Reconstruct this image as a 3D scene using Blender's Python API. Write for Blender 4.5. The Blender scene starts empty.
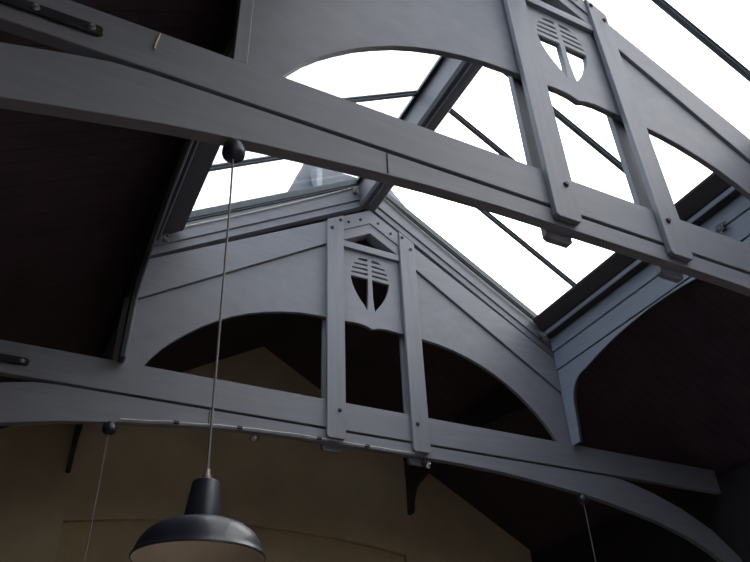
import bpy, bmesh, math, random
from mathutils import Vector, Matrix
random.seed(7)

# ------------------------------------------------------------------ frame
# plan unit: the distance from the viewer to the far truss.  o = offset from the
# ridge line (m = S*o), y = distance into the hall, z = height above the viewer's eye.
S, EYE, XC = 6.0, 1.6, 0.5218
YN, YF, YW, YB = 0.4167, 1.0, 1.65, -2.05        # near truss, far truss, end wall, back wall
LB = -1.90                                       # near end of the skylight, lengthened unseen behind the viewer to add daylight
HW = 0.80                                         # half width of the hall
C = bpy.context.scene.collection

def W(o, y, z): return Vector((S*o, S*y, EYE + S*z))

# ------------------------------------------------------------------ materials
def mat(name, col, rough=.5, var=.15, scale=6, metal=0., bump=.0, grain=None, coat=0., spec=.5):
    m = bpy.data.materials.new(name); m.use_nodes = True
    nt = m.node_tree; b = nt.nodes['Principled BSDF']
    b.inputs['Roughness'].default_value = rough
    b.inputs['Metallic'].default_value = metal
    b.inputs['Coat Weight'].default_value = coat
    b.inputs['Specular IOR Level'].default_value = spec
    tc = nt.nodes.new('ShaderNodeTexCoord')
    mp = nt.nodes.new('ShaderNodeMapping')
    if grain: mp.inputs['Scale'].default_value = grain
    nt.links.new(tc.outputs['Object'], mp.inputs['Vector'])
    n = nt.nodes.new('ShaderNodeTexNoise')
    n.inputs['Scale'].default_value = scale; n.inputs['Detail'].default_value = 6
    n.inputs['Roughness'].default_value = .62
    nt.links.new(mp.outputs[0], n.inputs['Vector'])
    r = nt.nodes.new('ShaderNodeValToRGB')
    r.color_ramp.elements[0].position = .3; r.color_ramp.elements[1].position = .72
    r.color_ramp.elements[0].color = (*[c*(1-var) for c in col], 1)
    r.color_ramp.elements[1].color = (*[min(1, c*(1+var)) for c in col], 1)
    nt.links.new(n.outputs['Fac'], r.inputs['Fac'])
    nt.links.new(r.outputs['Color'], b.inputs['Base Color'])
    if bump:
        bp = nt.nodes.new('ShaderNodeBump'); bp.inputs['Strength'].default_value = bump
        bp.inputs['Distance'].default_value = .01
        nt.links.new(n.outputs['Fac'], bp.inputs['Height']); nt.links.new(bp.outputs[0], b.inputs['Normal'])
    return m

def painted_timber(name, col, grain, scuff=.2):
    """grey gloss-worn paint on planed timber: long grain, cloudy fading, a few pale scuffs"""
    m = mat(name, col, rough=.55, var=.10, scale=3.0, bump=.12, grain=grain)
    nt = m.node_tree; b = nt.nodes['Principled BSDF']
    base = [l.from_socket for l in nt.links if l.to_socket == b.inputs['Base Color']][0]
    tc = [n for n in nt.nodes if n.type == 'TEX_COORD'][0]
    n2 = nt.nodes.new('ShaderNodeTexNoise'); n2.inputs['Scale'].default_value = 9; n2.inputs['Detail'].default_value = 8
    n2.inputs['Roughness'].default_value = .75
    nt.links.new(tc.outputs['Object'], n2.inputs['Vector'])
    r2 = nt.nodes.new('ShaderNodeValToRGB'); r2.color_ramp.elements[0].position = .66; r2.color_ramp.elements[1].position = .80
    nt.links.new(n2.outputs['Fac'], r2.inputs['Fac'])
    ml = nt.nodes.new('ShaderNodeMath'); ml.operation = 'MULTIPLY'; ml.inputs[1].default_value = scuff*4
    nt.links.new(r2.outputs['Color'], ml.inputs[0])
    mx = nt.nodes.new('ShaderNodeMix'); mx.data_type = 'RGBA'
    nt.links.new(ml.outputs[0], mx.inputs[0]); nt.links.new(base, mx.inputs[6])
    mx.inputs[7].default_value = (*[min(1, c*1.9+.02) for c in col], 1)
    nt.links.new(mx.outputs[2], b.inputs['Base Color'])
    return m

GREY = (.192, .198, .226)
M = {}
M['timber_x'] = painted_timber('grey painted timber, lengthwise', GREY, (.5, 4, 7))
M['timber_y'] = painted_timber('grey painted timber, along ridge', (.23, .255, .31), (6, .5, 6))
M['timber_z'] = painted_timber('grey painted timber, upright', GREY, (7, 5, .5))
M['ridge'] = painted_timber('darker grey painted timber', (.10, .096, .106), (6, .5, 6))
M['panel'] = painted_timber('grey painted board', GREY, (1.5, 2, 2.5), .16)
M['dark_wood_shade'] = mat('dark stained timber', (.030, .026, .030), .7, .25, 5, bump=.1, grain=(1, 6, 6))  # also stands in for shade on the purlin backing and eave underside
M['metal_trim'] = mat('blue green painted steel', (.05, .066, .074), .5, .12, 12)
M['bar'] = mat('grey green painted steel bar', (.10, .125, .14), .5, .12, 12)
M['iron'] = mat('dark iron', (.035, .033, .038), .5, .3, 30, metal=.3, bump=.1)
M['steel'] = mat('dull galvanised steel', (.45, .46, .47), .38, .15, 40, metal=.8)
M['enamel'] = mat('dark blue grey enamel', (.022, .026, .038), .40, .12, 10, coat=.15)
M['enamel_in'] = mat('cream enamel', (.62, .56, .44), .5, .06, 8)
M['brass'] = mat('dull brass', (.40, .33, .27), .45, .2, 40, metal=.6)
M['cord'] = mat('grey cord', (.19, .185, .19), .6, .1, 60)
M['pale_cord'] = mat('pale cord', (.62, .59, .54), .6, .1, 60)
M['string'] = mat('yellowed string', (.62, .50, .26), .8, .15, 60)
M['bulb'] = mat('milk glass', (.85, .84, .8), .2, .02, 10, coat=.5)
M['slot'] = mat('open joint', (.010, .009, .010), .9, .2, 40)
M['lamp_black'] = mat('black socket', (.02, .02, .022), .4, .1, 20)
M['lens'] = mat('spotlight reflector', (.8, .8, .82), .15, .03, 20, metal=1)

def glass_mat():
    m = bpy.data.materials.new('roof glass'); m.use_nodes = True
    nt = m.node_tree; nt.nodes.clear()
    out = nt.nodes.new('ShaderNodeOutputMaterial'); mix = nt.nodes.new('ShaderNodeMixShader')
    tr = nt.nodes.new('ShaderNodeBsdfTransparent'); gl = nt.nodes.new('ShaderNodeBsdfGlossy')
    fr = nt.nodes.new('ShaderNodeFresnel'); fr.inputs['IOR'].default_value = 1.45
    no = nt.nodes.new('ShaderNodeTexNoise'); no.inputs['Scale'].default_value = 1.2; no.inputs['Detail'].default_value = 5
    rp = nt.nodes.new('ShaderNodeValToRGB')
    rp.color_ramp.elements[0].color = (.93, .955, .95, 1); rp.color_ramp.elements[1].color = (.985, .99, .985, 1)
    tc = nt.nodes.new('ShaderNodeTexCoord')
    nt.links.new(tc.outputs['Object'], no.inputs['Vector']); nt.links.new(no.outputs['Fac'], rp.inputs['Fac'])
    nt.links.new(rp.outputs['Color'], tr.inputs['Color'])
    gl.inputs['Roughness'].default_value = .03
    ml = nt.nodes.new('ShaderNodeMath'); ml.operation = 'MULTIPLY'; ml.inputs[1].default_value = .55
    nt.links.new(fr.outputs[0], ml.inputs[0])
    nt.links.new(ml.outputs[0], mix.inputs[0]); nt.links.new(tr.outputs[0], mix.inputs[1]); nt.links.new(gl.outputs[0], mix.inputs[2])
    nt.links.new(mix.outputs[0], out.inputs['Surface'])
    return m
M['glass'] = glass_mat()

def board_mat(name, col, axis, width, rough=.7, dirt=.25):
    """boarded surface: planks with dark joints across one axis"""
    m = mat(name, col, rough, dirt, 2.5, bump=.1)
    nt = m.node_tree; b = nt.nodes['Principled BSDF']
    base = [l.from_socket for l in nt.links if l.to_socket == b.inputs['Base Color']][0]
    tc = [n for n in nt.nodes if n.type == 'TEX_COORD'][0]
    sp = nt.nodes.new('ShaderNodeSeparateXYZ'); nt.links.new(tc.outputs['Object'], sp.inputs[0])
    d = nt.nodes.new('ShaderNodeMath'); d.operation = 'DIVIDE'; d.inputs[1].default_value = width
    nt.links.new(sp.outputs[axis], d.inputs[0])
    f = nt.nodes.new('ShaderNodeMath'); f.operation = 'FRACT'; nt.links.new(d.outputs[0], f.inputs[0])
    g = nt.nodes.new('ShaderNodeMath'); g.operation = 'LESS_THAN'; g.inputs[1].default_value = .06
    nt.links.new(f.outputs[0], g.inputs[0])
    mx = nt.nodes.new('ShaderNodeMix'); mx.data_type = 'RGBA'
    nt.links.new(g.outputs[0], mx.inputs[0]); nt.links.new(base, mx.inputs[6])
    mx.inputs[7].default_value = (*[c*.35 for c in col], 1)
    nt.links.new(mx.outputs[2], b.inputs['Base Color'])
    return m
M['ceiling'] = board_mat('dark boarded ceiling', (.062, .040, .055), 1, .14)
M['side_wall'] = board_mat('dark panelled wall', (.020, .015, .019), 1, .12)  # gloom along the sides is put into this wall colour
M['floor'] = board_mat('floorboards', (.30, .24, .21), 0, .13, .5)
M['wall'] = mat('ochre cream plaster', (.62, .515, .33), .85, .12, 1.4, bump=.1)
M['recess'] = mat('browner cream plaster', (.58, .46, .27), .85, .12, 1.4, bump=.1)
M['slate'] = board_mat('blue grey slates', (.055, .068, .088), 2, .30, .6)
M['pale_stone'] = mat('pale stone', (.22, .24, .26), .8, .2, 3)

# ------------------------------------------------------------------ mesh helpers
def world_of(o):
    v = Vector(o.location)
    p = o.parent
    while p: v += Vector(p.location); p = p.parent
    return v

def obj(name, bm, m, parent=None, smooth=None):
    """bm is in world space; becomes ONE mesh object, its origin at its base (or at its parent)"""
    bmesh.ops.recalc_face_normals(bm, faces=bm.faces)
    me = bpy.data.meshes.new(name); 
    o = bpy.data.objects.new(name, me); C.objects.link(o)
    if parent:
        o.parent = parent; off = world_of(parent)
    else:
        xs = [v.co for v in bm.verts]
        off = Vector(((min(v.x for v in xs)+max(v.x for v in xs))/2, (min(v.y for v in xs)+max(v.y for v in xs))/2, min(v.z for v in xs)))
        o.location = off
    for v in bm.verts: v.co -= off
    bm.to_mesh(me); bm.free()
    me.materials.append(M[m] if isinstance(m, str) else m)
    if smooth:
        for p in me.polygons: p.use_smooth = True
        me.set_sharp_from_angle(angle=math.radians(smooth))
    return o

def tag(o, label=None, cat=None, group=None, kind=None):
    if label: o['label'] = label
    if cat: o['category'] = cat
    if group: o['group'] = group
    if kind: o['kind'] = kind
    return o

def thing(name, loc, label=None, cat=None, group=None, kind=None):
    e = bpy.data.objects.new(name, None); C.objects.link(e)
    e.empty_display_size = .1; e.location = loc
    return tag(e, label, cat, group, kind)

def bevel(bm, w, seg=1):
    if w <= 0: return
    es = [e for e in bm.edges if len(e.link_faces) == 2 and e.calc_face_angle(0) > .6]
    bmesh.ops.bevel(bm, geom=es, offset=w, segments=seg, affect='EDGES', clamp_overlap=True)

def prism_add(bm, pts, plane, d0, d1):
    """extrude a polygon (plan units). plane 'xz': pts=(o,z), d = y ; 'yz': pts=(y,z), d = o"""
    def P(a, b, d): return W(a, d, b) if plane == 'xz' else W(d, a, b)
    v0 = [bm.verts.new(P(a, b, d0)) for a, b in pts]; v1 = [bm.verts.new(P(a, b, d1)) for a, b in pts]
    bm.faces.new(v0); bm.faces.new(v1)
    n = len(pts)
    for i in range(n): bm.faces.new((v0[i], v0[(i+1) % n], v1[(i+1) % n], v1[i]))

def prism(pts, plane, d0, d1, bev=.004):
    bm = bmesh.new(); prism_add(bm, pts, plane, d0, d1); bmesh.ops.recalc_face_normals(bm, faces=bm.faces)
    bevel(bm, bev); return bm

def plate_with_holes(outer, holes, y0, y1):
    """flat board in the truss plane with cut-outs right through it"""
    cu = bpy.data.curves.new('outline', 'CURVE'); cu.dimensions = '2D'; cu.fill_mode = 'BOTH'
    for ring in [outer] + holes:
        sp = cu.splines.new('POLY'); sp.points.add(len(ring)-1); sp.use_cyclic_u = True
        for p, (a, b) in zip(sp.points, ring): p.co = (S*a, S*b, 0, 1)
    cu.extrude = S*(y1-y0)/2
    tmp = bpy.data.objects.new('outline', cu); C.objects.link(tmp)
    dg = bpy.context.evaluated_depsgraph_get(); dg.update()
    me = bpy.data.meshes.new_from_object(tmp.evaluated_get(dg))
    bm = bmesh.new(); bm.from_mesh(me)
    bpy.data.objects.remove(tmp); bpy.data.meshes.remove(me); bpy.data.curves.remove(cu)
    bmesh.ops.remove_doubles(bm, verts=bm.verts, dist=1e-5)
    for v in bm.verts: v.co = Vector((v.co.x, S*(y0+y1)/2 - v.co.z, EYE + v.co.y))
    return bm

def tube(pts, r, n=8, cap=True, closed=False):
    bm = bmesh.new(); rings = []
    N = len(pts)
    for i, p in enumerate(pts):
        a = pts[(i-1) % N] if (closed or i > 0) else p; b = pts[(i+1) % N] if (closed or i < N-1) else p
        t = (b-a).normalized(); up = Vector((0, 0, 1)) if abs(t.z) < .9 else Vector((1, 0, 0))
        x = t.cross(up).normalized(); y = x.cross(t)
        rings.append([bm.verts.new(p + x*r*math.cos(2*math.pi*k/n) + y*r*math.sin(2*math.pi*k/n)) for k in range(n)])
    for i in range(N if closed else N-1):
        A, B = rings[i], rings[(i+1) % N]
        for k in range(n): bm.faces.new((A[k], A[(k+1) % n], B[(k+1) % n], B[k]))
    if cap and not closed: bm.faces.new(rings[0]); bm.faces.new(rings[-1])
    return bm

def lathe(prof, c, n=48):
    """prof: (radius, height) in metres about the vertical through c"""
    bm = bmesh.new(); rings = []
    for r, h in prof:
        if r < 1e-6: rings.append([bm.verts.new(c + Vector((0, 0, h)))])
        else: rings.append([bm.verts.new(c + Vector((r*math.cos(2*math.pi*k/n), r*math.sin(2*math.pi*k/n), h))) for k in range(n)])
    for A, B in zip(rings, rings[1:]):
        for k in range(n):
            k2 = (k+1) % n
            if len(A) == 1 and len(B) == 1: break
            if len(A) == 1: bm.faces.new((A[0], B[k2], B[k]))
            elif len(B) == 1: bm.faces.new((A[k], A[k2], B[0]))
            else: bm.faces.new((A[k], A[k2], B[k2], B[k]))
    return bm

def boxw(a, b, bev=.0):
    """axis-aligned box between two plan-unit corners (o,y,z)"""
    bm = bmesh.new()
    A, B = W(*a), W(*b)
    bmesh.ops.create_cube(bm, size=1, matrix=Matrix.Translation((A+B)/2) @ Matrix.Diagonal((*[abs(B[i]-A[i]) for i in range(3)], 1)))
    bevel(bm, bev); return bm

def merge(*bms):
    me = bpy.data.meshes.new('tmp'); out = bmesh.new()
    for b in bms: b.to_mesh(me); out.from_mesh(me); b.free()
    bpy.data.meshes.remove(me); return out

def bolt_bm(c, r=.017, h=.012, axis='y', sgn=-1):
    """square nut on a round washer, sticking out of a face"""
    d = Vector((0, sgn, 0)) if axis == 'y' else Vector((sgn, 0, 0))
    bm = bmesh.new()
    q = d.to_track_quat('Z', 'Y').to_matrix().to_4x4()
    bmesh.ops.create_cone(bm, cap_ends=True, segments=14, radius1=r*1.35, radius2=r*1.25, depth=.004, matrix=Matrix.Translation(c + d*.002) @ q)
    bmesh.ops.create_cone(bm, cap_ends=True, segments=6, radius1=r, radius2=r*.9, depth=h, matrix=Matrix.Translation(c + d*(.004+h/2)) @ q)
    return bm

def copy_tree(o, parent=None):
    c = o.copy(); C.objects.link(c); c.parent = parent
    for ch in list(o.children): copy_tree(ch, c)
    return c

# ------------------------------------------------------------------ camera
cam_d = bpy.data.cameras.new('camera'); cam = bpy.data.objects.new('camera', cam_d); C.objects.link(cam)
f, pitch, yaw, roll = 724.08, .614456, .4866, -.042747
cam_d.sensor_fit = 'HORIZONTAL'; cam_d.sensor_width = 36; cam_d.lens = f/750*36
fw = Vector((math.cos(pitch)*math.sin(yaw), math.cos(pitch)*math.cos(yaw), math.sin(pitch)))
r0 = Vector((math.cos(yaw), -math.sin(yaw), 0)); u0 = r0.cross(fw)
r1 = r0*math.cos(roll) + u0*math.sin(roll); u1 = u0*math.cos(roll) - r0*math.sin(roll)
mw = Matrix((r1, u1, -fw)).transposed().to_4x4(); mw.translation = W(-XC, 0, 0)
cam.matrix_world = mw
cam_d.clip_start = .05; cam_d.clip_end = 300
bpy.context.scene.camera = cam

# ------------------------------------------------------------------ truss
def arch_pts():
    """underside of the spandrel board from tie level up to the post (right side)"""
    return [(.391, .532), (.380, .551), (.366, .571), (.350, .589), (.332, .606), (.311, .624), (.288, .640), (.262, .656),
            (.235, .669), (.205, .680), (.172, .689), (.140, .695), (.104, .698), (.060, .699)]
def low_bottom(o):
    P = [(0, .461), (.15, .461), (.25, .457), (.33, .450), (.413, .441), (.48, .431), (.53, .421), (.593, .408), (.67, .385), (.74, .352), (.80, .305)]
    for (a, b), (c, d) in zip(P, P[1:]):
        if abs(o) <= c: return b + (d-b)*(abs(o)-a)/(c-a)
    return P[-1][1]
LOW_TOP = [(.50, .4825), (.53, .4805), (.56, .474), (.606, .462), (.67, .440), (.74, .405), (.80, .355)]
TT = .535                        # top of tie
def build_truss():
    T = thing('roof_truss', W(0, 0, .461))
    t0, t1 = .0, .0120           # tie board, front and back
    # tie: upper straight board
    obj('tie_beam', prism([(-HW, .486), (HW, .486), (HW, TT), (-HW, TT)], 'xz', t0, t1), 'timber_x', T)
    # lower board, bending down towards the walls
    os_ = [i*.04 for i in range(-20, 21)]
    bot = [(o, low_bottom(o)) for o in os_]
    top = [(o, z) for o, z in LOW_TOP]
    up = [(o, z) for o, z in reversed(top)] + [(-o, z) for o, z in top]
    low = obj('curved_lower_beam', prism(bot + up, 'xz', t0+.0012, t1+.0012, .003), 'timber_x', T)
    obj('joint', boxw((-.2835, t0+.0006, .456), (-.2822, t0+.0016, .481)), 'slot', low)
    # raking top chords, proud of the spandrels
    for s in (-1, 1):
        pts = [(s*.060, .937), (s*.425, .718), (s*.427, .717), (s*.427, .641), (s*.419, .646), (s*.060, .884)]
        obj('rafter', prism(pts, 'xz', t0, t1), 'timber_x', T)
        ap = [(s*a, b) for a, b in arch_pts()]
        pts = [(s*.433, .532)] + ap + [(s*.060, .882), (s*.419, .645), (s*.433, .636)]
        obj('spandrel', prism(pts, 'xz', t0+.0045, t1, .003), 'panel', T)
        obj('end_post', prism([(s*.421, TT), (s*.434, TT), (s*.434, .645), (s*.421, .652)], 'xz', t0+.0006, t1+.002), 'timber_z', T)
        # pair of uprights clasping the tie, front and back
        for front in (True, False):
            y0, y1 = (t0-.0070, t0) if front else (t1+.0012, t1+.0090)
            h = .003 if s < 0 else 0
            zb = .4665 if front else .452
            c = .0035
            pts = [(a+h, b) for a, b in [(s*.0635+s*c, zb), (s*.097-s*c, zb), (s*.097, zb+c), (s*.097, .917), (s*.0635, .937), (s*.0635, zb+c)]]
            p = obj('post', prism(pts, 'xz', y0, y1), 'timber_z', T)
            if front:
                obj('bolt', bolt_bm(W(s*.0745+h, y0, .5160)), 'iron', p)
                obj('bolt', bolt_bm(W(s*.070+h, y0, .923)), 'iron', p)
                obj('bolt', bolt_bm(W(s*.088+h, y0, .898)), 'iron', p)
        # iron strap on the tie towards the wall
        if s > 0: continue
        st = obj('strap', prism([(s*.541, .5045), (s*.544, .5015), (s*.655, .5015), (s*.655, .5125), (s*.544, .5125), (s*.541, .5095)], 'xz', t0-.0035, t0), 'iron', T)
        for o in (.550, .592, .64): obj('bolt', bolt_bm(W(s*o, t0-.0035, .507), .014), 'steel', st)
    # cap between the post heads: two stepped chevrons
    k = .60
    def chev(a, b, w=.0635): return [(-w, a-k*w), (0, a), (w, a-k*w), (w, b-k*w), (0, b), (-w, b-k*w)]
    cap = obj('cap_board', prism(chev(.974, .940), 'xz', t0-.0035, t1+.008, .003), 'timber_x', T)
    for o, z in ((-.048, .927), (-.022, .942), (.018, .945), (.046, .928)):
        obj('bolt', bolt_bm(W(o, t0-.0035, z), .014), 'iron', cap)
    obj('inner_chevron', prism(chev(.940, .916), 'xz', t0-.001, t1+.010, .003), 'timber_x', T)
    obj('shelf', prism([(-.0635, .864), (.0635, .864), (.0635, .879), (-.0635, .879)], 'xz', t0-.0028, t1, .003), 'timber_x', T)
    # carved plate with the leafy tree cut-out
    outer = [(-.0635, .699), (-.028, .701), (-.012, .699), (0, .694), (.012, .699), (.028, .701), (.0635, .699), (.0635, .866), (-.0635, .866)]
    def half(z):                                     # half width of the leaf shape
        zt, zm, zb = .860, .807, .727
        if z > zm: return .0410*math.sqrt(max(0, 1-((z-zm)/(zt-zm))**2.2))
        return .0410*(1-((zm-z)/(zm-zb))**1.9)
    holes = []
    for s in (-1, 1):
        for zl, zh in ((.8465, .8530), (.8350, .8400), (.8240, .8290), (.8130, .8180)):
            a, b = half(zl), half(zh)
            st = .0040
            holes.append([(s*st, zl), (s*(a-.001), zl-.0005), (s*(b-.001), zh-.0015), (s*st, zh)])
        ring = [(s*.0042, .8060)]
        zs = [.8050 - i*(.8050-.728)/12 for i in range(13)]
        ring += [(s*half(z), z) for z in zs if half(z) > .009]
        ring += [(s*.0085, .731), (s*.0065, .742), (s*.0045, .765)]
        holes.append(ring)
    obj('carved_panel', plate_with_holes(outer, [[(a-.001, b) for a, b in h] for h in holes], t0+.0040, t1), 'panel', T)
    return T
far = build_truss()
near = copy_tree(far)
far.location.y = S*YF; near.location.y = S*YN
far.location.z -= S*.0035; near.location.z += S*.0025
tag(near, 'nearest grey timber roof truss, cut off by the top and right of the picture', 'roof truss', 'roof trusses')
tag(far, 'farther grey timber roof truss, its whole carved tree panel in view', 'roof truss', 'roof trusses')

# ------------------------------------------------------------------ skylight slopes (the windows of the place)
GA, GK = 1.065, .63                               # glass: z = GA - GK*|o|
EO = .446
bars_y = [.875, .745, .615, .485, .372] + [.225-.13*k for k in range(17)]
for s, wn in ((-1, 'window_1'), (1, 'window_2')):
    w = thing(wn, W(s*.2, LB, .9), 'sloping glass on the %s side of the roof ridge' % ('left' if s < 0 else 'right'), 'skylight', kind='structure')
    edges = [YF+.02] + bars_y + [LB]
    for a, b in zip(edges, edges[1:]):
        bm = bmesh.new()
        prism_add(bm, [(s*.012, GA-GK*.012), (s*EO, GA-GK*EO), (s*EO, GA-GK*EO+.0012), (s*.012, GA-GK*.012+.0012)], 'xz', b+.003, a-.003)
        obj('glass_pane', bm, 'glass', w)
    for y in bars_y:
        a = .014; b = EO-.01
        bm = prism([(s*a, GA-GK*a+.003), (s*b, GA-GK*b+.003), (s*b, GA-GK*b-.0075), (s*a, GA-GK*a-.0075)], 'xz', y-.0034, y+.0034, .003)
        bm2 = prism([(s*a, GA-GK*a-.0005), (s*b, GA-GK*b-.0005), (s*b, GA-GK*b-.0030), (s*a, GA-GK*a-.0030)], 'xz', y-.0062, y+.0062, .002)
        obj('glazing_bar', merge(bm, bm2), 'bar', w)

# ridge beam
rb = thing('ridge_beam', W(0, LB, .972), 'heavy dark beam along the very top between the two glass slopes', 'beam')
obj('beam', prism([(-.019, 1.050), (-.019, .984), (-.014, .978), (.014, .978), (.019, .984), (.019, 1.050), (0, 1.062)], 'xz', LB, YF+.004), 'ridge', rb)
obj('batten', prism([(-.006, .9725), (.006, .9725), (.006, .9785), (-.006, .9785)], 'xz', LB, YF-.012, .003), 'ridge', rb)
for s in (-1, 1):
    obj('glazing_rail', prism([(s*.019, 1.046), (s*.028, 1.039), (s*.028, 1.047), (s*.019, 1.053)], 'xz', LB, YF+.004, .002), 'metal_trim', rb)

# eave beams and arched side boards
for s, nm in ((-1, 'left'), (1, 'right')):
    e = .372 if s > 0 else .358
    eb = thing('eave_beam', W(s*.40, LB, .76),
               'dark stepped beam along the %s lower edge of the glass' % nm, 'beam', 'eave beams of the skylight')
    obj('sill', prism([(s*(e+.003), .801), (s*(e+.004), .796), (s*.3945, .774), (s*.412, .774), (s*.440, .7870), (s*.398, .8130)], 'xz', LB, YF-.004, .006), 'dark_wood_shade', eb)
    obj('fillet', prism([(s*.3975, .7735), (s*.3975, .7640), (s*.4000, .7640), (s*.4000, .7735)], 'xz', LB, YF-.002, .003), 'timber_y', eb)
    obj('shade_soffit', prism([(s*.4000, .7735), (s*.4000, .7632), (s*.436, .7632), (s*.438, .7735)], 'xz', LB, YF-.002, .003), 'dark_wood_shade', eb)  # underside coloured dark to stand for the shade below the fillet

def side_board(y0, y1, s, lo0, lo1, label, r=.045, top=.7625, plain=False, m='timber_y'):
    """board standing on edge along the hall, its ends curving down as brackets"""
    t = thing('arched_purlin', W(s*.41, (y0+y1)/2, .655), label, 'purlin', 'arched purlins along the skylight')
    i, o_ = s*.4175, s*.4265
    ym, L = (y0+y1)/2, (y1-y0)/2; k = L/.29
    top_z = .686
    arch = lambda d: top_z - .65*(d/k)**2
    d1 = L-.074; z1 = arch(d1)
    mid = [(ym+d1*q/8, arch(d1*q/8)) for q in range(-8, 9)]
    def br(sg, lo):
        pts = [(ym+sg*(d1+.048*math.sin(math.pi/2*q/7)), z1-.056+.056*math.cos(math.pi/2*q/7)) for q in range(1, 8)]
        return pts + [(ym+sg*(L-.021), lo), (ym+sg*L, lo)]
    zb = .660
    left = [(y0, arch(d1)-.003)] if lo0 is None else br(-1, lo0)[::-1]
    pts = left + mid + br(1, lo1) + [(y1, .6885), (y0, .6885)]
    if plain: pts = [(y0, zb), (y1, zb), (y1, .6885), (y0, .6885)]
    ic = i + s*.003
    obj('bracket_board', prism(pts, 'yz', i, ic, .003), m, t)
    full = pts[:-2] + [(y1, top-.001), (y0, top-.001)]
    obj('shade_backing', prism(full, 'yz', ic, o_, .003), 'dark_wood_shade', t)  # outer side and lower edge darkened, their shade put into the colour
    obj('middle_board', prism([(y0, .6910), (y1, .6910), (y1, .7300), (y0, .7300)], 'yz', i-s*.0012, ic, .003), m, t)
    obj('upper_board', prism([(y0, .7325), (y1, .7325), (y1, top), (y0, top)], 'yz', i-s*.0024, ic, .003), m, t)
    return t
TD = .0150
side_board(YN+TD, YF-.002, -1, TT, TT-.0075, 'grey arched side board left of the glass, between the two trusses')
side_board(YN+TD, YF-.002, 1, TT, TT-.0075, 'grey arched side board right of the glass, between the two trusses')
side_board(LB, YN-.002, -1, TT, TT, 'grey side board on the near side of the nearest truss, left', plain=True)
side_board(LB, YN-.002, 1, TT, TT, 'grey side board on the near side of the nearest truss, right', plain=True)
side_board(YF+.026, YW, -1, None, .588, 'dark bracketed board running from far truss to end wall, left', top=.7475, m='dark_wood_shade')
side_board(YF+.026, YW, 1, None, .588, 'dark bracketed board running from far truss to end wall, right', top=.7475, m='dark_wood_shade')

# raking gable frame where the glass ends above the far truss
gf = thing('gable_frame', W(0, YF+.01, .75), 'pair of raking boards closing the glass above the farther truss', 'gable frame')
for s in (-1, 1):
    def rake(d0, d1, a=.0, b=.436): return [(s*a, GA-d0-GK*a), (s*b, GA-d0-GK*b), (s*b, GA-d1-GK*b), (s*a, GA-d1-GK*a)]
    obj('glazing_rail', prism(rake(-.004, .0125), 'xz', YF-.001, YF+.024, .004), 'metal_trim', gf)
    obj('glazing_rail', prism(rake(.0110, .0165), 'xz', YF+.001, YF+.024, .003), 'metal_trim', gf)
    obj('raking_board', prism(rake(.0165, .054, 0, .4270), 'xz', YF+.004, YF+.024, .003), 'timber_x', gf)
    obj('raking_board', prism(rake(.0550, .0715, 0, .4255), 'xz', YF+.007, YF+.024, .003), 'timber_x', gf)
gb = thing('gable_frame', W(0, LB, .75), 'pair of raking boards closing the near end of the glass overhead', 'gable frame')
for s in (-1, 1):
    obj('raking_board', prism([(0, GA), (s*.445, GA-GK*.445), (s*.445, .73), (0, .985)], 'xz', LB-.02, LB, .003), 'timber_x', gb)

# pale cord along each raking board
for s, nm in ((-1, 'left'), (1, 'right')):
    pts = []
    for k in range(15):
        q = k/14; o = .018 + (.392-.018)*q
        pts.append(W(s*o, YF+.0015, 1.047 - .655*o - .004*math.sin(math.pi*q)))
    tag(obj('blind_cord', tube(pts, .0075, 6), 'pale_cord', smooth=60), 'thin pale cord along the %s raking board under the glass' % nm, 'cord', 'cords under the glass')

# cord cleats
def cleat(loc, label, axis):
    t = thing('cord_cleat', loc, label, 'cleat', 'cord cleats')
    d = Vector((0, -1, 0)) if axis == 'y' else Vector((-1, 0, 0))
    side = Vector((1, 0, 0)) if axis == 'y' else Vector((0, 1, 0))
    bm = bmesh.new(); q = d.to_track_quat('Z', 'Y').to_matrix().to_4x4()
    bmesh.ops.create_cube(bm, size=1, matrix=Matrix.Translation(loc + d*.006) @ q @ Matrix.Diagonal((.05, .08, .012, 1)))
    bevel(bm, .003); obj('plate', bm, 'iron', t)
    obj('eye', tube([loc + d*.045 + (side*math.cos(a) + Vector((0, 0, 1))*math.sin(a))*.026 for a in [i*math.pi/8 for i in range(16)]], .007, 6, closed=True), 'steel', t, 60)
    obj('stem', tube([loc + d*.008, loc + d*.024, loc + d*.045 - side*.022], .007, 6), 'steel', t, 60)
    for j in range(3):
        w = []
        ph = j*1.1
        for i in range(24):
            a = 2*math.pi*i/24
            w.append(loc + d*(.05+.02*math.sin(a*2+ph)) + side*(.045+.012*j)*math.cos(a+ph) + Vector((0, 0, 1))*(.05*math.sin(a) - .02 + .012*math.sin(3*a)))
        obj('cord_loop', tube(w, .004, 5, closed=True), 'cord', t, 60)
    return t
cleat(W(-.388, YF-.0005, .772), 'small metal cleat at the left foot of the far gable frame', 'y')
cleat(W(.392, YF-.0005, .766), 'small metal cleat at the right foot of the far gable frame', 'y')
cleat(W(.4145, .552, .729), 'tangled cord cleat on the right side board beside the nearest truss', 'x')
cleat(W(-.031, YF+.0005, 1.012), 'small metal cleat beside the ridge beam at the far gable', 'y')

# string stuck to the near tie
pts = [W(-.4990+.0003*math.sin(k*1.3)-.0003*k, YN-.0008, .5345-.0036*k) for k in range(7)]
sg = tag(obj('string', tube(pts, .006, 6), 'string', smooth=60), 'short yellowed string stuck on the nearest tie beam', 'string')

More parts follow.
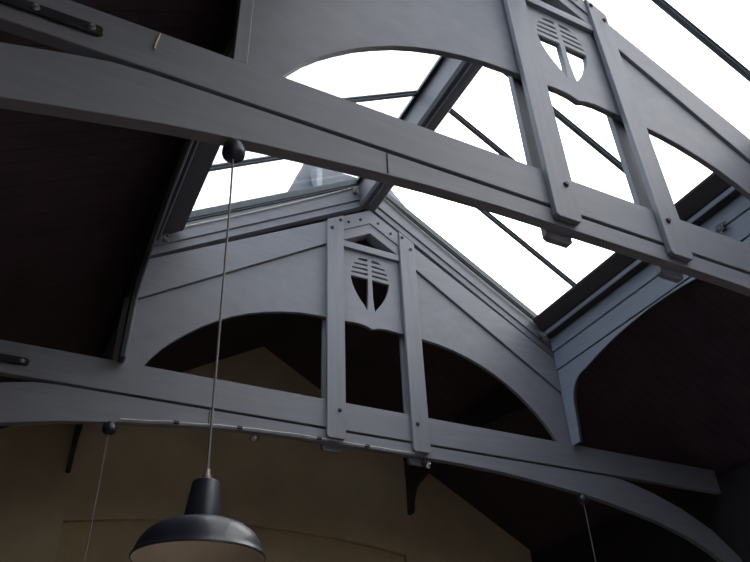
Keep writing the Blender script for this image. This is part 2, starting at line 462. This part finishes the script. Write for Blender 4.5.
# ------------------------------------------------------------------ pendant lamps
def lamp(o, y, z_top, z_lamp, label, lean=0.):
    root = thing('pendant_lamp', W(o, y, z_lamp-.022), label, 'lamp', 'pendant lamps hung from the trusses')
    c0 = W(o-lean, y, 0); c0.z = 0; c = W(o, y, 0); c.z = 0
    H = lambda z: EYE + S*z
    zt = H(z_top)
    can = obj('ceiling_rose', lathe([(0, zt), (.040, zt), (.046, zt-.008), (.057, zt-.040), (.058, zt-.062), (.052, zt-.082), (.036, zt-.096), (.014, zt-.102), (0, zt-.102)], c0, 28), 'enamel', root, 40)
    zl = H(z_lamp)                                  # foot of the neck
    k = S
    zn = zl + .0225*k
    obj('cord', tube([Vector((c0.x, c.y, zt-.09)), Vector((c.x*.3+c0.x*.7+.002, c.y, (zt*.7+zn*.3))), Vector((c.x, c.y, zn+.04))], .0052, 8), 'cord', root, 60)
    obj('cord_grip', lathe([(0, zn+.046), (.011, zn+.044), (.0125, zn+.024), (.016, zn+.021), (.016, zn+.006), (.019, zn), (0, zn)], c, 20), 'brass', root, 40)
    obj('neck', lathe([(0, zn+.002), (.040, zn+.001), (.0475, zn-.004), (.0495, zn-.012), (.0655, zl+.010), (.0660, zl-.002), (.058, zl-.004)], c, 48), 'enamel', root, 40)
    outer = [(.056, zl-.002), (.068, zl-.003), (.082, zl-.009), (.120, zl-.020), (.160, zl-.036), (.188, zl-.058), (.206, zl-.084), (.216, zl-.110), (.222, zl-.128), (.2265, zl-.131), (.2265, zl-.136), (.222, zl-.137)]
    sh = obj('shade', lathe(outer, c, 72), 'enamel', root, 50)
    inner = [(.2215, zl-.1365), (.2145, zl-.112), (.204, zl-.087), (.186, zl-.062), (.158, zl-.041), (.119, zl-.026), (.082, zl-.016), (.05, zl-.010), (0, zl-.010)]
    inn = obj('shade_lining', lathe(inner, c, 72), 'enamel_in', sh, 60); inn['label'] = 'cream inside of the shade'
    obj('bulb_socket', lathe([(0, zl-.008), (.021, zl-.010), (.021, zl-.024), (.017, zl-.030), (0, zl-.030)], c, 20), 'lamp_black', root, 40)
    obj('bulb', lathe([(.013, zl-.029), (.015, zl-.036), (.022, zl-.043), (.024, zl-.053), (.021, zl-.063), (.011, zl-.071), (0, zl-.073)], c, 24), 'bulb', root, 60)
    return root
lamp(-.4182, YN+.0070, .4405, .1338, 'dark enamelled pendant lamp with wide shade, hung from the nearest truss', .005)
lamp(-.4195, YF+.0070, .4370, .1325, 'pendant lamp whose pale cord drops from the left of the far truss')
lamp(.4250, YF+.0070, .4365, .1325, 'pendant lamp whose faint cord drops from the right of the far truss')

# ------------------------------------------------------------------ wiring and spotlight under the far tie
pts = []
for k in range(29):
    o = -.408 + (.068+.408)*k/28
    pts.append(W(o, YF-.0012, low_bottom(o) + .0005 - .0008*abs(math.sin(k*.8))))
cd = thing('conduit', W(-.17, YF, .445), 'thin pale wiring along the bottom of the far tie beam', 'wiring')
obj('cable', tube(pts, .0065, 6), 'pale_cord', cd, 60)
for o in (-.33, -.235, -.105, -.02):
    z = low_bottom(o)
    obj('clip', boxw((o-.004, YF-.0028, z-.0022), (o+.004, YF+.0014, z+.0022), .003), 'iron', cd)
def spot(o, y, z, label, tilt):
    t = thing('spotlight', W(o, y, z), label, 'spotlight', 'spotlights under the far truss')
    top = W(o, y, z)
    obj('bracket', tube([top, top - Vector((0, 0, .035)), top + Vector((.01, -.02, -.055))], .008, 8), 'iron', t, 60)
    d = Vector((tilt, -.75, -.45)).normalized(); c = top + Vector((.01, -.02, -.075))
    q = d.to_track_quat('Z', 'Y').to_matrix().to_4x4()
    b = lathe([(0, -.05), (.018, -.048), (.024, -.03), (.038, .02), (.041, .04), (.038, .041), (.034, .02)], Vector((0, 0, 0)), 28); b.transform(Matrix.Translation(c) @ q)
    obj('hood', b, 'iron', t, 40)
    b = lathe([(.036, .034), (.03, .012), (.016, .0), (0, -.004)], Vector((0, 0, 0)), 28); b.transform(Matrix.Translation(c) @ q)
    obj('reflector', b, 'lens', t, 60)
    b = bmesh.new(); bmesh.ops.create_uvsphere(b, u_segments=16, v_segments=10, radius=.013, matrix=Matrix.Translation(c + d*.016)); obj('bulb', b, 'bulb', t, 60)
spot(.0875, YF+.0045, .4585, 'small silvery spotlight under the right upright of the far truss', .35)
spot(-.2100, YF+.0045, low_bottom(.21), 'tiny dark spotlight under the far tie beam, left of both uprights', -.5)

# ------------------------------------------------------------------ room shell
# floor
tag(obj('floor', boxw((-HW-.03, YB-.03, -EYE/S-.02), (HW+.03, YW+.03, -EYE/S)), 'floor'), 'boarded floor of the hall', 'floor', kind='structure')
# ceiling: two boarded slopes with the opening for the glass
CA, CK = 1.0, .585
bm = bmesh.new()
for s in (-1, 1):
    def strip(a, b, y0, y1, th=.022):
        prism_add(bm, [(s*a, CA-CK*a), (s*b, CA-CK*b), (s*b, CA-CK*b+th), (s*a, CA-CK*a+th)], 'xz', y0, y1)
    strip(.4268, HW+.03, YB-.03, YW+.03)
    strip(0, .4268, YF+.0245, YW+.03)
    strip(0, .4268, YB-.03, LB-.0205)
tag(obj('ceiling', bm, 'ceiling'), 'dark boarded sloping ceiling either side of the glass', 'ceiling', kind='structure')
# side walls
zf = -EYE/S
for s, nm in ((-1, 'left'), (1, 'right')):
    tag(obj('wall_'+nm, boxw((s*HW, YB-.03, zf), (s*(HW+.03), YW+.03, CA-CK*(HW+.03)+.004)), 'side_wall'), 'panelled %s wall of the hall, shade put into its colour' % nm, 'wall', kind='structure')
# end wall with arched recess
gab = [(-HW, zf), (HW, zf), (HW, CA-CK*HW+.004), (0, CA+.004), (-HW, CA-CK*HW+.004)]
AW = .41
hole = [(-AW, zf+.002)] + [(-AW, .2)] + [(-AW + 2*AW*k/24, .488 + .034*(1-((k-12)/12)**2)) for k in range(25)] + [(AW, .2), (AW, zf+.002)]
tag(obj('wall_end', plate_with_holes(gab, [hole], YW, YW+.02), 'wall'), 'ochre cream gable wall behind the far truss', 'wall', kind='structure')
tag(obj('wall_recess', prism([(-AW-.02, zf), (AW+.02, zf), (AW+.02, .54), (-AW-.02, .54)], 'xz', YW+.02, YW+.03, 0), 'recess'), 'browner plaster in the shallow arched recess of the end wall', 'wall', kind='structure')
gab = [(-HW, zf), (HW, zf), (HW, CA-CK*HW+.004), (0, CA+.004), (-HW, CA-CK*HW+.004)]
WA = .30                                # unseen arched window, added behind the viewer for fill light
def arch_ring(w, lo, sp, rise, n=24): return [(-w, lo)] + [(-w + 2*w*k/n, sp + rise*(1-((k-n/2)/(n/2))**2)) for k in range(n+1)] + [(w, lo)]
hole = arch_ring(WA, -.10, .42, .12)
tag(obj('wall_back', plate_with_holes(gab, [hole], YB-.03, YB), 'wall'), 'gable wall behind the viewer', 'wall', kind='structure')
w3 = thing('fill_window', W(0, YB-.015, -.10), 'unseen arched window added behind the viewer for fill light', 'window', kind='structure')
obj('window_frame', plate_with_holes(arch_ring(WA, -.10, .42, .12), [arch_ring(WA-.02, -.085, .41, .11)], YB-.022, YB-.008), 'timber_z', w3)
obj('glass_pane', prism(arch_ring(WA-.021, -.084, .409, .11), 'xz', YB-.016, YB-.015, 0), 'glass', w3)
for o in (-.14, .14): obj('mullion', prism([(o-.006, -.086), (o+.006, -.086), (o+.006, .412), (o-.006, .412)], 'xz', YB-.0148, YB-.009, .003), 'timber_z', w3)
for z in (.08, .245): obj('transom', prism([(-WA+.021, z-.005), (WA-.021, z-.005), (WA-.021, z+.005), (-WA+.021, z+.005)], 'xz', YB-.0148, YB-.010, .003), 'timber_x', w3)

# ------------------------------------------------------------------ neighbouring roof seen through the left glass
D = 2.25
def ray_pt(px, py, D):
    d = fw + r1*((px-375)/f) - u1*((py-281)/f)
    t = S*D/d.y
    return Vector((S*-XC, 0, EYE)) + d*t
nb = thing('neighbouring_house', Vector((ray_pt(330, 178, D).x, S*D, 0)), 'blue grey slated roof of a taller house seen through the left glass', 'house')
pA, pB, pC = ray_pt(283, 200, D), ray_pt(303, 165, D), ray_pt(372, 148, D)
xl, xr = pA.x, pA.x + 5.2
zt = pB.z + 1.5
sl = (pB.x-pA.x)/(pB.z-pA.z)
bm = bmesh.new()
y0 = S*D; ze = pA.z - .6; xe = pA.x - .6*sl; inset = sl*(zt-ze)
lo = [Vector((xe, y0, ze)), Vector((xr, y0, ze)), Vector((xr, y0+6, ze)), Vector((xe, y0+6, ze))]
hi = [Vector((xe+inset, y0+inset, zt)), Vector((xr-inset, y0+inset, zt)), Vector((xr-inset, y0+6-inset, zt)), Vector((xe+inset, y0+6-inset, zt))]
A = [bm.verts.new(v) for v in lo]; B = [bm.verts.new(v) for v in hi]
bm.faces.new(A); bm.faces.new(B)
for i in range(4): bm.faces.new((A[i], A[(i+1) % 4], B[(i+1) % 4], B[i]))
obj('roof', bm, 'slate', nb)
bm = bmesh.new()
bmesh.ops.create_cube(bm, size=1, matrix=Matrix.Translation(((xe+xr)/2, y0+3, ze/2)) @ Matrix.Diagonal((xr-xe-.3, 5.7, ze, 1)))
obj('house_wall', bm, 'pale_stone', nb)
q = ray_pt(326, 178, D)
bm = bmesh.new()
bmesh.ops.create_cube(bm, size=1, matrix=Matrix.Translation((q.x, y0+.7, q.z+.1)) @ Matrix.Diagonal((.16, .5, 2.2, 1)))
obj('chimney', bm, 'pale_stone', nb)

# ------------------------------------------------------------------ daylight
wd = bpy.data.worlds.new('overcast sky'); bpy.context.scene.world = wd; wd.use_nodes = True
nt = wd.node_tree; bg = nt.nodes['Background']
tc = nt.nodes.new('ShaderNodeTexCoord'); no = nt.nodes.new('ShaderNodeTexNoise')
no.inputs['Scale'].default_value = 2.0; no.inputs['Detail'].default_value = 5
sp = nt.nodes.new('ShaderNodeSeparateXYZ'); ad = nt.nodes.new('ShaderNodeMath'); ad.operation = 'MULTIPLY_ADD'
nt.links.new(tc.outputs['Generated'], sp.inputs[0]); nt.links.new(tc.outputs['Generated'], no.inputs['Vector'])
nt.links.new(no.outputs['Fac'], ad.inputs[0]); ad.inputs[1].default_value = .35
mr = nt.nodes.new('ShaderNodeMapRange'); mr.inputs[1].default_value = -.8; mr.inputs[2].default_value = .8
mr.inputs[3].default_value = -.175; mr.inputs[4].default_value = .825
nt.links.new(sp.outputs[0], mr.inputs[0]); nt.links.new(mr.outputs[0], ad.inputs[2])
rp = nt.nodes.new('ShaderNodeValToRGB')
rp.color_ramp.elements[0].color = (.40, .46, .56, 1); rp.color_ramp.elements[1].color = (1.0, .96, .96, 1)
nt.links.new(ad.outputs[0], rp.inputs['Fac'])
nt.links.new(rp.outputs['Color'], bg.inputs['Color'])
bg.inputs['Strength'].default_value = 5.0

sc = bpy.context.scene
sc.view_settings.view_transform = 'Standard'; sc.view_settings.look = 'None'
sc.view_settings.gamma = 1; sc.view_settings.use_curve_mapping = False
sc.view_settings.exposure = 0.0
